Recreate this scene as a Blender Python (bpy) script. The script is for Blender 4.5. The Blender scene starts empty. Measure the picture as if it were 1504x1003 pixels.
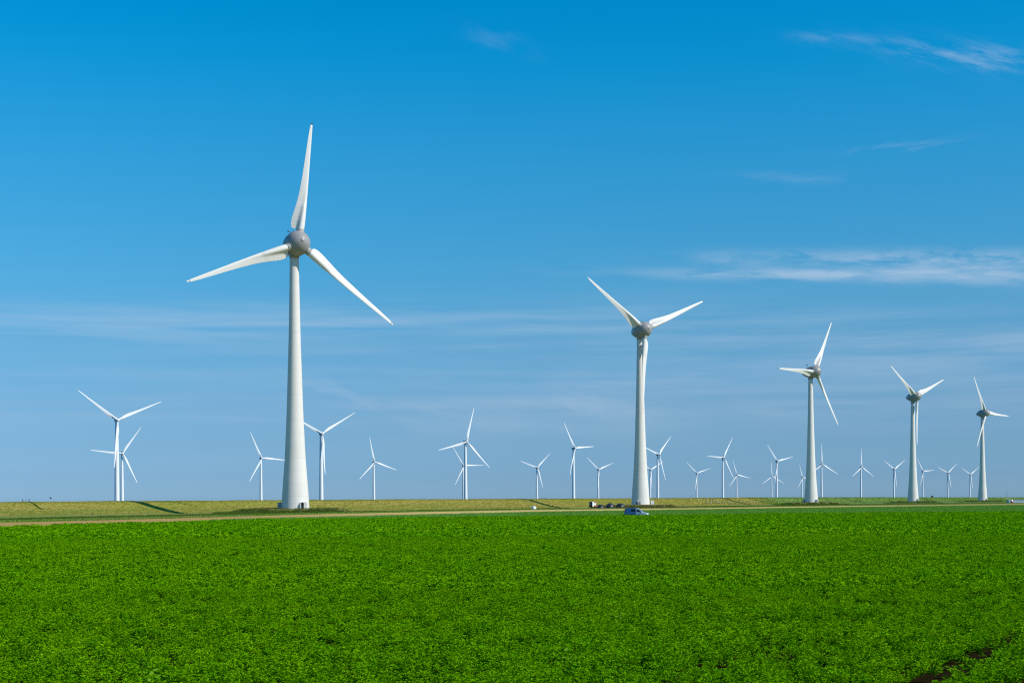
import bpy, bmesh, math, random
import numpy as np
from mathutils import Matrix, Vector

random.seed(11)
RNG = np.random.default_rng(5)
SC = bpy.context.scene
COL = SC.collection
R = math.radians
DX, DY = 0.496, 0.868            # direction of the dike and of the turbine row (u axis); v axis points to the dike


def uv2xy(u, v):
    return DX * u - DY * v, DY * u + DX * v


def xy2uv(x, y):
    return DX * x + DY * y, -DY * x + DX * y


# ------------------------------------------------------------------ helpers
def tag(o, label=None, cat=None, group=None, kind=None):
    if label: o['label'] = label
    if cat: o['category'] = cat
    if group: o['group'] = group
    if kind: o['kind'] = kind
    return o


def link(name, me, mat=None, parent=None):
    o = bpy.data.objects.new(name, me)
    COL.objects.link(o)
    if mat is not None and hasattr(me, 'materials') and not me.materials: me.materials.append(mat)
    if parent is not None: o.parent = parent
    return o


def empty(name, loc, rz=0.0):
    o = bpy.data.objects.new(name, None)
    COL.objects.link(o)
    o.location = loc
    o.rotation_euler = (0, 0, rz)
    o.empty_display_size = 1
    return o


def mesh(name, verts, faces, smooth=False):
    me = bpy.data.meshes.new(name)
    me.from_pydata([tuple(map(float, v)) for v in verts], [], [tuple(map(int, f)) for f in faces])
    me.update()
    if smooth: me.polygons.foreach_set('use_smooth', [True] * len(me.polygons))
    return me


def bm_mesh(name, bm, smooth=False):
    bmesh.ops.recalc_face_normals(bm, faces=bm.faces)
    me = bpy.data.meshes.new(name)
    bm.to_mesh(me)
    bm.free()
    if smooth: me.polygons.foreach_set('use_smooth', [True] * len(me.polygons))
    return me


def rings(bm, rs, cap=True, closed=True):
    """loft a list of rings (lists of points) into bm"""
    rows = [[bm.verts.new(p) for p in r] for r in rs]
    n = len(rows[0])
    for a, b in zip(rows, rows[1:]):
        for i in range(n if closed else n - 1):
            j = (i + 1) % n
            bm.faces.new((a[i], a[j], b[j], b[i]))
    if cap:
        bm.faces.new(rows[0])
        bm.faces.new(rows[-1])
    return rows


def lathe_rings(prof, n=48, axis='z'):
    out = []
    for (h, r) in prof:
        ring = []
        for i in range(n):
            a = 2 * math.pi * i / n
            c, s = r * math.cos(a), r * math.sin(a)
            ring.append((c, s, h) if axis == 'z' else (c, h, s))
        out.append(ring)
    return out


def box_bm(bm, c, s, bevel=0.0, rot=None):
    m = Matrix.Translation(c)
    if rot is not None: m = m @ rot
    r = bmesh.ops.create_cube(bm, size=1.0, matrix=m @ Matrix.Diagonal((s[0], s[1], s[2], 1)))
    if bevel:
        es = list({e for v in r['verts'] for e in v.link_edges})
        bmesh.ops.bevel(bm, geom=es, offset=bevel, segments=2, affect='EDGES', profile=0.5)


def tube_bm(bm, a, b, r0, r1=None, n=10):
    a, b = Vector(a), Vector(b)
    r1 = r0 if r1 is None else r1
    q = (b - a).to_track_quat('Z', 'Y').to_matrix()
    rs = []
    for p, r in ((a, r0), (b, r1)):
        rs.append([p + q @ Vector((r * math.cos(2 * math.pi * i / n), r * math.sin(2 * math.pi * i / n), 0)) for i in range(n)])
    rings(bm, rs)


# ------------------------------------------------------------------ materials
class NT:
    """tiny helper round a node tree"""
    def __init__(s, tree):
        s.t = tree
        s.t.nodes.clear()

    def n(s, typ, **kw):
        nd = s.t.nodes.new(typ)
        for k, v in kw.items(): setattr(nd, k, v)
        return nd

    def put(s, sock, val):
        if isinstance(val, bpy.types.NodeSocket): s.t.links.new(val, sock)
        else: sock.default_value = val

    def math(s, op, a, b=0.0, c=None, clamp=False):
        nd = s.n('ShaderNodeMath', operation=op, use_clamp=clamp)
        s.put(nd.inputs[0], a)
        s.put(nd.inputs[1], b)
        if c is not None: s.put(nd.inputs[2], c)
        return nd.outputs[0]

    def mix(s, f, a, b, blend='MIX'):
        nd = s.n('ShaderNodeMix', data_type='RGBA', blend_type=blend)
        s.put(nd.inputs[0], f)
        s.put(nd.inputs[6], a if isinstance(a, bpy.types.NodeSocket) else (*a, 1))
        s.put(nd.inputs[7], b if isinstance(b, bpy.types.NodeSocket) else (*b, 1))
        return nd.outputs[2]

    def noise(s, vec, scale, detail=4.0, rough=0.55, dist=0.0):
        nd = s.n('ShaderNodeTexNoise')
        s.put(nd.inputs['Vector'], vec)
        nd.inputs['Scale'].default_value = scale
        nd.inputs['Detail'].default_value = detail
        nd.inputs['Roughness'].default_value = rough
        nd.inputs['Distortion'].default_value = dist
        return nd.outputs[0]

    def ramp(s, f, stops, interp='LINEAR'):
        nd = s.n('ShaderNodeValToRGB')
        nd.color_ramp.interpolation = interp
        e = nd.color_ramp.elements
        while len(e) < len(stops): e.new(0.5)
        for el, (p, c) in zip(e, stops):
            el.position = p
            el.color = (*c, 1) if not isinstance(c, (int, float)) else (c, c, c, 1)
        s.put(nd.inputs[0], f)
        return nd.outputs[0]

    def step(s, x, lo, hi):
        nd = s.n('ShaderNodeMapRange', interpolation_type='SMOOTHSTEP')
        s.put(nd.inputs[0], x)
        nd.inputs[1].default_value = lo
        nd.inputs[2].default_value = hi
        return nd.outputs[0]

    def sep(s, v):
        nd = s.n('ShaderNodeSeparateXYZ')
        s.put(nd.inputs[0], v)
        return nd.outputs

    def comb(s, x, y, z):
        nd = s.n('ShaderNodeCombineXYZ')
        for i, k in enumerate((x, y, z)): s.put(nd.inputs[i], k)
        return nd.outputs[0]


def new_mat(name):
    m = bpy.data.materials.new(name)
    m.use_nodes = True
    return m, NT(m.node_tree)


def finish(t, color, rough=0.6, metal=0.0, bump=None, bump_d=0.02, spec=0.5, coat=0.0):
    b = t.n('ShaderNodeBsdfPrincipled')
    t.put(b.inputs['Base Color'], color if isinstance(color, bpy.types.NodeSocket) else (*color, 1))
    t.put(b.inputs['Roughness'], rough)
    b.inputs['Metallic'].default_value = metal
    b.inputs['Specular IOR Level'].default_value = spec
    b.inputs['Coat Weight'].default_value = coat
    if bump is not None:
        bp = t.n('ShaderNodeBump')
        bp.inputs['Distance'].default_value = bump_d
        t.put(bp.inputs['Height'], bump)
        t.t.links.new(bp.outputs[0], b.inputs['Normal'])
    o = t.n('ShaderNodeOutputMaterial')
    t.t.links.new(b.outputs[0], o.inputs[0])


def plain(name, col, rough=0.5, metal=0.0, var=0.12, scale=3.0, spec=0.5, coat=0.0):
    m, t = new_mat(name)
    co = t.n('ShaderNodeTexCoord').outputs['Object']
    n = t.noise(co, scale, 5)
    lo = tuple(c * (1 - var) for c in col)
    hi = tuple(min(1, c * (1 + var)) for c in col)
    finish(t, t.mix(n, lo, hi), rough, metal, spec=spec, coat=coat)
    return m


M = {}


def tower_mat():
    m, t = new_mat('white_concrete_paint')
    co = t.n('ShaderNodeTexCoord').outputs['Object']
    x, y, z = t.sep(co)[:3]
    k = t.math('DIVIDE', z, 3.55)
    fr = t.math('FRACT', k)
    joint = t.math('ADD', t.step(fr, 0.035, 0.0), t.step(fr, 0.965, 1.0), clamp=True)
    cell = t.n('ShaderNodeTexWhiteNoise', noise_dimensions='1D')
    t.put(cell.inputs['W'], t.math('FLOOR', k))
    ang = t.math('MULTIPLY', t.math('ARCTAN2', y, x), 3.0 / math.pi)
    vj = t.math('FRACT', t.math('ADD', ang, t.math('MULTIPLY', cell.outputs[0], 0.7)))
    vjoint = t.math('ADD', t.step(vj, 0.02, 0.0), t.step(vj, 0.98, 1.0), clamp=True)
    streak = t.noise(t.comb(t.math('MULTIPLY', x, 2.0), t.math('MULTIPLY', y, 2.0), t.math('MULTIPLY', z, 0.12)), 1.0, 5, 0.6)
    c = t.mix(cell.outputs[0], (0.745, 0.706, 0.682), (0.77, 0.73, 0.706))
    c = t.mix(t.math('MULTIPLY', t.step(streak, 0.52, 0.8), 0.35), c, (0.60, 0.60, 0.55))
    c = t.mix(t.math('MULTIPLY', joint, 0.28), c, (0.40, 0.42, 0.40))
    c = t.mix(t.math('MULTIPLY', vjoint, 0.10), c, (0.40, 0.42, 0.40))
    finish(t, c, 0.62, spec=0.35)
    return m


def blade_mat():
    m, t = new_mat('white_blade_gelcoat')
    co = t.n('ShaderNodeTexCoord').outputs['Object']
    x, y, z = t.sep(co)[:3]
    fr = t.math('FRACT', t.math('DIVIDE', z, 1.25))
    line = t.math('ADD', t.step(fr, 0.07, 0.0), t.step(fr, 0.93, 1.0), clamp=True)
    zone = t.math('MULTIPLY', t.step(z, 17.0, 13.0), t.step(x, -0.1, -0.6))
    n = t.noise(t.comb(t.math('MULTIPLY', x, 2.5), y, t.math('MULTIPLY', z, 0.3)), 1.0, 5)
    c = t.mix(n, (0.74, 0.71, 0.685), (0.80, 0.77, 0.745))
    c = t.mix(t.math('MULTIPLY', t.math('MULTIPLY', line, zone), 0.45), c, (0.42, 0.43, 0.42))
    finish(t, c, 0.42, spec=0.4)
    return m


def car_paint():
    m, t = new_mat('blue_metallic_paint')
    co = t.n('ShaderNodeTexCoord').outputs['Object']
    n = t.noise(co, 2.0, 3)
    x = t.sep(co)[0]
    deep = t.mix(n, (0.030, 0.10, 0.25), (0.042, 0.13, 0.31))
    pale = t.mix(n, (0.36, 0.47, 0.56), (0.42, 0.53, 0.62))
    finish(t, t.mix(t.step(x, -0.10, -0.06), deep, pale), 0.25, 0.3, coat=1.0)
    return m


M['tower'] = tower_mat()
M['blade'] = blade_mat()
M['hubgrey'] = plain('grey_nacelle_paint', (0.345, 0.330, 0.335), 0.34, 0.0, 0.10, 0.6, spec=0.5)
M['collar'] = plain('grey_blade_collar', (0.40, 0.385, 0.37), 0.5, 0.0, 0.12, 3)
M['tip'] = plain('dark_blade_tip', (0.045, 0.047, 0.05), 0.5)
M['slimwhite'] = plain('white_steel_paint', (0.82, 0.82, 0.83), 0.45, 0.0, 0.04, 0.3)
M['slimgrey'] = plain('pale_grey_nacelle', (0.42, 0.45, 0.50), 0.5, 0.0, 0.06, 0.3)
M['darkmetal'] = plain('dark_weathered_metal', (0.05, 0.05, 0.055), 0.6, 0.3)
M['grey'] = plain('grey_cabinet_paint', (0.33, 0.35, 0.37), 0.55)
M['louvre'] = plain('pale_louvre_paint', (0.55, 0.55, 0.53), 0.55)
M['white'] = plain('white_panel_paint', (0.80, 0.80, 0.80), 0.5, 0.0, 0.05)
M['red'] = plain('red_panel_paint', (0.50, 0.035, 0.035), 0.5, 0.0, 0.1)
M['shade_maroon'] = plain('maroon_with_painted_shade', (0.055, 0.012, 0.018), 0.6)  # trailer end wall colour, darkened to carry its shade
M['glass'] = plain('dark_window_glass', (0.012, 0.016, 0.02), 0.06, 0.0, 0.05, 1, spec=0.8)
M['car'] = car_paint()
M['tyre'] = plain('black_tyre_rubber', (0.02, 0.02, 0.02), 0.85)
M['rim'] = plain('silver_rim', (0.55, 0.56, 0.58), 0.3, 0.8)
M['lamp'] = plain('clear_headlight', (0.85, 0.85, 0.83), 0.12, 0.4, 0.03)
M['tail'] = plain('red_tail_light', (0.4, 0.01, 0.01), 0.2)
M['plastic'] = plain('black_trim_plastic', (0.03, 0.03, 0.033), 0.6)
M['wood'] = plain('weathered_post_wood', (0.11, 0.085, 0.06), 0.85, 0.0, 0.3, 8)
M['wire'] = plain('galvanised_wire', (0.25, 0.26, 0.27), 0.5, 0.6)
M['wrap'] = plain('white_bale_wrap', (0.82, 0.83, 0.85), 0.35, 0.0, 0.06, 4)
M['heap'] = plain('dark_covered_heap', (0.026, 0.031, 0.038), 0.42, 0.0, 0.5, 1.5)
M['wool'] = plain('off_white_wool', (0.50, 0.44, 0.31), 0.95, 0.0, 0.12, 6)
M['paleblue'] = plain('pale_blue_sheet_metal', (0.33, 0.44, 0.58), 0.5, 0.0, 0.08, 0.6)
M['roofred'] = plain('dull_red_roof', (0.16, 0.055, 0.05), 0.8)


def leaf_mat(name, c0, c1, c2, transl=0.20, patch=0.06, rough=0.5, gloss=0.008):
    m, t = new_mat(name)
    oi = t.n('ShaderNodeObjectInfo')
    geo = t.n('ShaderNodeNewGeometry')
    pn = t.noise(geo.outputs['Position'], patch, 4)
    a = t.mix(oi.outputs['Random'], c0, c1)
    c = t.mix(t.step(pn, 0.35, 0.70), a, c2)
    d = t.n('ShaderNodeBsdfDiffuse')
    t.put(d.inputs['Color'], c)
    tr = t.n('ShaderNodeBsdfTranslucent')
    t.put(tr.inputs['Color'], t.mix(0.5, c, t.mix(1.0, c, (1.3, 1.4, 0.3), 'MULTIPLY')))
    gl = t.n('ShaderNodeBsdfGlossy')
    gl.inputs['Roughness'].default_value = rough
    t.put(gl.inputs['Color'], t.mix(0.6, (1, 1, 1), c))
    m1 = t.n('ShaderNodeMixShader')
    m1.inputs[0].default_value = transl
    t.t.links.new(d.outputs[0], m1.inputs[1])
    t.t.links.new(tr.outputs[0], m1.inputs[2])
    m2 = t.n('ShaderNodeMixShader')
    m2.inputs[0].default_value = gloss
    t.t.links.new(m1.outputs[0], m2.inputs[1])
    t.t.links.new(gl.outputs[0], m2.inputs[2])
    o = t.n('ShaderNodeOutputMaterial')
    t.t.links.new(m2.outputs[0], o.inputs[0])
    return m


M['leaf'] = leaf_mat('carrot_leaf', (0.066, 0.240, 0.0006), (0.225, 0.465, 0.0010), (0.122, 0.348, 0.0008))
M['leafpale'] = leaf_mat('pale_weed_leaf', (0.15, 0.36, 0.02), (0.20, 0.42, 0.03), (0.18, 0.40, 0.02))
M['onion'] = leaf_mat('blue_green_crop_leaf', (0.140, 0.340, 0.050), (0.190, 0.400, 0.065), (0.155, 0.350, 0.040), patch=0.03)
M['weed'] = leaf_mat('dark_ditch_weed', (0.075, 0.115, 0.022), (0.14, 0.19, 0.035), (0.095, 0.16, 0.022), patch=0.08)
M['drygrass'] = leaf_mat('dry_grass_blade', (0.42, 0.36, 0.085), (0.34, 0.33, 0.06), (0.24, 0.29, 0.035), patch=0.03)
M['brush'] = leaf_mat('brown_brush', (0.17, 0.12, 0.05), (0.24, 0.17, 0.08), (0.12, 0.12, 0.035), patch=0.2)
M['greengrass'] = leaf_mat('green_grass_blade', (0.13, 0.275, 0.035), (0.18, 0.31, 0.05), (0.22, 0.30, 0.07), patch=0.04)


def uv_nodes(t):
    pos = t.n('ShaderNodeNewGeometry').outputs['Position']
    x, y, z = t.sep(pos)[:3]
    u = t.math('ADD', t.math('MULTIPLY', x, DX), t.math('MULTIPLY', y, DY))
    v = t.math('ADD', t.math('MULTIPLY', x, -DY), t.math('MULTIPLY', y, DX))
    return pos, u, v, z


def soil_mat():
    m, t = new_mat('field_soil_with_shadow')
    pos, u, v, z = uv_nodes(t)
    n = t.noise(pos, 1.5, 8, 0.65)
    finish(t, t.mix(n, (0.012, 0.009, 0.004), (0.026, 0.019, 0.008)), 0.9, bump=t.noise(pos, 6, 6), bump_d=0.06, spec=0.0)  # soil colour darkened further to stand for shadow in the furrows
    return m


def stubble_mat():
    m, t = new_mat('straw_stubble')
    pos, u, v, z = uv_nodes(t)
    w = t.comb(t.math('MULTIPLY', u, 0.05), t.math('MULTIPLY', v, 0.6), 0.0)
    n = t.noise(w, 1.0, 6, 0.6)
    n2 = t.noise(pos, 0.35, 6, 0.65)
    c = t.mix(n, (0.56, 0.39, 0.12), (0.74, 0.54, 0.19))
    c = t.mix(t.step(u, 330, 200), c, t.mix(n, (0.38, 0.235, 0.065), (0.55, 0.36, 0.11)))
    c = t.mix(t.math('MULTIPLY', t.step(n2, 0.5, 0.75), 0.55), c, (0.20, 0.22, 0.05))
    c = t.mix(t.math('MULTIPLY', t.step(u, 520, 700), 0.75), c, (0.22, 0.23, 0.045))
    finish(t, c, 0.9, bump=n2, bump_d=0.15, spec=0.15)
    return m


def dike_mat():
    m, t = new_mat('mown_dike_grass')
    pos, u, v, z = uv_nodes(t)
    wob = t.math('MULTIPLY', t.math('SUBTRACT', t.noise(pos, 0.02, 4), 0.5), 40.0)
    along = t.comb(t.math('MULTIPLY', u, 0.05), t.math('MULTIPLY', v, 0.55), 0.0)
    n = t.noise(along, 1.0, 8, 0.62)
    n2 = t.noise(pos, 0.5, 8, 0.65)
    n3 = t.noise(t.comb(t.math('MULTIPLY', u, 0.012), t.math('MULTIPLY', v, 0.12), 3.0), 1.0, 5, 0.6)
    dry = t.mix(n, (0.290, 0.252, 0.045), (0.430, 0.355, 0.095))
    mid = t.mix(n, (0.225, 0.258, 0.030), (0.345, 0.325, 0.058))
    c = t.mix(t.step(n3, 0.42, 0.62), dry, mid)
    # drier, sandier along the crest; lusher in a belt near the toe on the near stretch
    c = t.mix(t.math('MULTIPLY', t.step(v, 305.5, 310.0), 0.6), c, t.mix(n, (0.33, 0.250, 0.065), (0.46, 0.345, 0.115)))
    belt = t.math('MULTIPLY', t.math('MULTIPLY', t.step(v, 302.0, 297.0), t.step(u, 520, 300)), t.step(n, 0.35, 0.6))
    c = t.mix(t.math('MULTIPLY', belt, 0.7), c, (0.125, 0.215, 0.030))
    # from here on the dike is green
    edge = t.math('ADD', t.math('ADD', u, wob), t.math('MULTIPLY', t.math('SUBTRACT', v, 291.0), -2.3))
    g = t.step(edge, 800, 845)
    green = t.mix(n, (0.150, 0.270, 0.055), (0.270, 0.350, 0.115))
    c = t.mix(g, c, green)
    c = t.mix(t.math('MULTIPLY', t.step(n2, 0.52, 0.75), 0.3), c, (0.10, 0.125, 0.03))
    finish(t, c, 0.95, bump=t.math('ADD', n2, t.math('MULTIPLY', n, 0.5)), bump_d=0.22, spec=0.12)
    return m


def verge_mat():
    m, t = new_mat('verge_grass')
    pos, u, v, z = uv_nodes(t)
    along = t.comb(t.math('MULTIPLY', u, 0.04), t.math('MULTIPLY', v, 0.5), 0.0)
    n = t.noise(along, 1.0, 8, 0.62)
    n2 = t.noise(pos, 0.4, 8, 0.65)
    c = t.mix(n, (0.15, 0.235, 0.028), (0.25, 0.300, 0.065))
    c = t.mix(t.math('MULTIPLY', t.step(v, 274.0, 286.0), 0.75), c, t.mix(n, (0.20, 0.23, 0.05), (0.28, 0.28, 0.085)))
    c = t.mix(t.math('MULTIPLY', t.step(u, 780, 860), 0.8), c, t.mix(n, (0.10, 0.20, 0.035), (0.16, 0.25, 0.06)))
    c = t.mix(t.math('MULTIPLY', t.step(n2, 0.5, 0.72), 0.5), c, (0.15, 0.12, 0.045))
    c = t.mix(t.math('MULTIPLY', t.step(z, 0.35, 0.9), 0.7), c, t.mix(n2, (0.13, 0.14, 0.04), (0.25, 0.20, 0.09)))
    finish(t, c, 0.95, bump=n2, bump_d=0.25, spec=0.12)
    return m


def water_mat():
    m, t = new_mat('lake_surface')
    pos, u, v, z = uv_nodes(t)
    finish(t, (0.035, 0.075, 0.11), 0.18, bump=t.noise(pos, 0.6, 4), bump_d=0.08)
    return m


def land_mat():
    m, t = new_mat('polder_land')
    pos, u, v, z = uv_nodes(t)
    n = t.noise(pos, 0.01, 6)
    finish(t, t.mix(n, (0.07, 0.12, 0.03), (0.16, 0.18, 0.06)), 0.95, spec=0.1)
    return m


# ------------------------------------------------------------------ terrain
def curve(pts):
    a = np.array(pts, float)
    return lambda u: np.interp(u, a[:, 0], a[:, 1])


L1 = curve([(-400, 131), (113, 131), (131, 135), (163, 142), (179, 137), (214, 117), (231, 104), (266, 91), (291, 66), (306, 51), (500, -90), (900, -390), (9000, -6400)])
L2 = curve([(-400, 131), (113, 131), (131, 136), (163, 145), (175, 160), (207, 163), (252, 167), (313, 173), (353, 166), (387, 161), (490, 145), (609, 108), (900, 20), (1500, -150), (9000, -2500)])
L3 = curve([(-400, 180), (160, 184), (178, 186), (272, 211), (330, 219), (390, 222), (446, 208), (477, 199), (616, 184), (846, 150), (1200, 100), (9000, -800)])
L4 = curve([(-400, 215), (196, 230), (281, 250), (332, 261), (399, 264), (546, 262), (646, 242), (770, 228), (1023, 180), (1500, 130), (9000, -700)])
TOE, CREST = 291.0, 311.0
crest_z = curve([(-400, 3.12), (150, 3.12), (265, 3.2), (373, 3.42), (478, 3.57), (662, 3.68), (841, 3.95), (1100, 3.9), (1774, 3.35), (3000, 3.3), (9000, 3.3)])

# the five big turbines: rotor centre x, y, z, yaw (from facing the viewer towards the right), blade phase
BIG = [(-59.25, 397.9, 75.2, 29.4, 7.6), (57.0, 606.3, 75.4, 30.1, 65.5), (174.4, 814.5, 75.7, 41.5, 29.9),
       (291.2, 1021.4, 76.0, 36.8, 66.5), (407.7, 1221.8, 75.8, 40.0, -27.8)]
OVER = 3.8
BASES = []
for (x, y, z, yaw, ph) in BIG:
    BASES.append((x - OVER * math.sin(R(yaw)), y + OVER * math.cos(R(yaw))))


def height(u, v):
    u = np.asarray(u, float)
    v = np.asarray(v, float)
    l3 = L3(u)
    s = np.clip((v - l3) / 30.0, 0, 1)
    z = -0.3 * s * s * (3 - 2 * s)
    d = np.clip((v - TOE) / (CREST - TOE), 0, 1)
    wav = 0.10 * np.sin(u * 0.045) * np.sin(d * math.pi) + 0.06 * np.sin(u * 0.11 + 2.0) * np.sin(d * math.pi)
    prof = np.where(d < 0.75, d ** 1.35 * (0.88 / 0.75 ** 1.35), 0.88 + 0.12 * np.sin((d - 0.75) / 0.25 * math.pi / 2))
    crest = crest_z(u) + 0.035 * np.sin(u * 0.21) + 0.03 * np.sin(u * 0.083 + 1.0)
    front = -0.3 + (crest + 0.3) * prof + wav * (d > 0)
    z = np.where(v > TOE, front, z)
    b = np.clip((v - (CREST + 4)) / 16.0, 0, 1)
    z = np.where(v > CREST + 4, front + (-0.9 - front) * b, z)
    for (bx, by) in BASES:
        bu, bv = xy2uv(bx, by)
        r = np.hypot((u - bu) / 1.08, v - bv)
        k = np.clip((19.0 - r) / 8.0, 0, 1)
        k = k * k * (3 - 2 * k)
        z = z + 1.3 * k * (v < TOE + 6)
    return z


def ground_z(x, y):
    u, v = xy2uv(x, y)
    return float(height(u, v))


def sheet(name, us, va, vb, nv, mat, zf, kind='structure'):
    us = np.asarray(us, float)
    A, B = va(us), vb(us)
    f = np.linspace(0, 1, nv) if isinstance(nv, int) else np.asarray(nv)
    U = np.repeat(us[:, None], len(f), 1)
    V = A[:, None] + (B - A)[:, None] * f[None, :]
    X, Y = uv2xy(U, V)
    Z = zf(U, V)
    n = len(f)
    verts = np.stack([X, Y, Z], -1).reshape(-1, 3)
    faces = []
    for i in range(len(us) - 1):
        for j in range(n - 1):
            a = i * n + j
            faces.append((a, a + n, a + n + 1, a + 1))
    o = link(name, mesh(name, verts, faces, True), mat)
    tag(o, kind=kind)
    return o


flat = lambda u, v: np.zeros_like(u)
const = lambda c: (lambda u: np.full_like(np.asarray(u, float), c))
US_NEAR = np.concatenate([np.arange(-300, 1600, 2.5), np.arange(1600, 9001, 50)])
US_FLAT = np.unique(np.concatenate([np.arange(-300, 1200, 10.0), np.arange(1200, 9001, 100), [113, 131, 163, 175, 207]]))

land = link('ground', mesh('ground', [(-30000, -30000, -0.6), (30000, -30000, -0.6), (30000, 30000, -0.6), (-30000, 30000, -0.6)], [(0, 1, 2, 3)]), land_mat())
tag(land, kind='structure')
sheet('crop_field', US_FLAT, lambda u: np.minimum(const(-400)(u), L1(u) - 20), L1, 12, soil_mat(), flat)
M['soil'] = bpy.data.materials['field_soil_with_shadow']
sheet('neighbour_field', US_FLAT[US_FLAT >= 163], L1, L2, 4, M['soil'], flat)
sheet('stubble_strip', US_FLAT, L2, L3, 8, stubble_mat(), flat)
sheet('verge', US_NEAR, L3, const(TOE), 44, verge_mat(), height)
sheet('dike', US_NEAR, const(TOE), const(331.0), 40, dike_mat(), height)
us_w = np.array([-30000.0, -300, 9000, 30000])
sheet('lake', us_w, const(330.0), const(30000.0), 2, water_mat(), lambda u, v: np.full_like(u, -0.45))

# ------------------------------------------------------------------ plants (stuff)
SRC = bpy.data.collections.new('plant_sources')       # never linked to the scene, only instanced


def leaf_tri(V, Fc, p, d, n, L, W):
    """a small pointed leaflet at p along d"""
    s = d.cross(n).normalized() * W
    k = len(V)
    V += [p, p + d * L * 0.45 + s, p + d * L, p + d * L * 0.45 - s]
    Fc.append((k, k + 1, k + 2, k + 3))


def carrot(name, fronds, nodes, rad, h, L, W, rnd):
    V, Fc = [], []
    for i in range(fronds):
        a = rnd.uniform(0, 2 * math.pi)
        reach = rad * math.sqrt(rnd.uniform(0.05, 1.0))
        top = h * rnd.uniform(0.65, 1.05) * (1.0 - 0.35 * (reach / rad) ** 2)
        o = Vector((math.cos(a), math.sin(a), 0))
        side = Vector((-o.y, o.x, 0))
        tw = rnd.uniform(-0.25, 0.25)
        for k in range(nodes):
            f = (k + 1) / nodes
            f = 0.3 + 0.7 * f
            p = o * (reach * f ** 1.6) + side * (tw * reach * f * f) + Vector((0, 0, top * (1 - (1 - f) ** 1.8)))
            p += Vector((rnd.gauss(0, .012), rnd.gauss(0, .012), rnd.gauss(0, .012)))
            up = (o * 0.8 * f + Vector((0, 0, 1.0 - 0.9 * f))).normalized()
            for sgn in (-1, 1):
                d = (side * sgn * rnd.uniform(0.6, 1.1) + up * rnd.uniform(0.3, 0.9) + Vector((rnd.gauss(0, .3), rnd.gauss(0, .3), rnd.gauss(0, .25)))).normalized()
                nn = Vector((rnd.gauss(0, .5), rnd.gauss(0, .5), 1.0)).normalized()
                leaf_tri(V, Fc, p, d, nn, L * rnd.uniform(0.7, 1.2) * (1.15 - 0.4 * f), W * rnd.uniform(0.8, 1.2))
        leaf_tri(V, Fc, p, up, side, L, W)
    return mesh(name, V, Fc)


def blades(name, n, rad, h, W, rnd, lean=0.35):
    V, Fc = [], []
    for i in range(n):
        a, r = rnd.uniform(0, 6.283), rad * math.sqrt(rnd.random())
        b = Vector((math.cos(a) * r, math.sin(a) * r, 0))
        d = Vector((rnd.gauss(0, lean), rnd.gauss(0, lean), 1)).normalized()
        hh = h * rnd.uniform(0.5, 1.1)
        s = Vector((rnd.gauss(0, 1), rnd.gauss(0, 1), 0)).normalized() * W
        k = len(V)
        V += [b - s, b + s, b + d * hh * 0.6 + s * 0.8, b + d * hh, b + d * hh * 0.6 - s * 0.8]
        Fc.append((k, k + 1, k + 2, k + 3, k + 4))
    return mesh(name, V, Fc)


def broad(name, n, rad, h, rnd):
    V, Fc = [], []
    for i in range(n):
        a = rnd.uniform(0, 6.283)
        o = Vector((math.cos(a), math.sin(a), 0))
        p = o * rad * rnd.uniform(0.0, 0.6) + Vector((0, 0, h * rnd.uniform(0.5, 1.0)))
        leaf_tri(V, Fc, p, (o + Vector((0, 0, rnd.uniform(-.2, .5)))).normalized(), Vector((0, 0, 1)), rad * 0.6, rad * 0.2)
    return mesh(name, V, Fc)


def source_set(name, meshes, mat):
    c = bpy.data.collections.new(name)
    for i, me in enumerate(meshes):
        mt = mat[i] if isinstance(mat, list) else mat
        me.materials.append(mt)
        c.objects.link(bpy.data.objects.new('%s_%02d' % (name, i), me))
    return c


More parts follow.
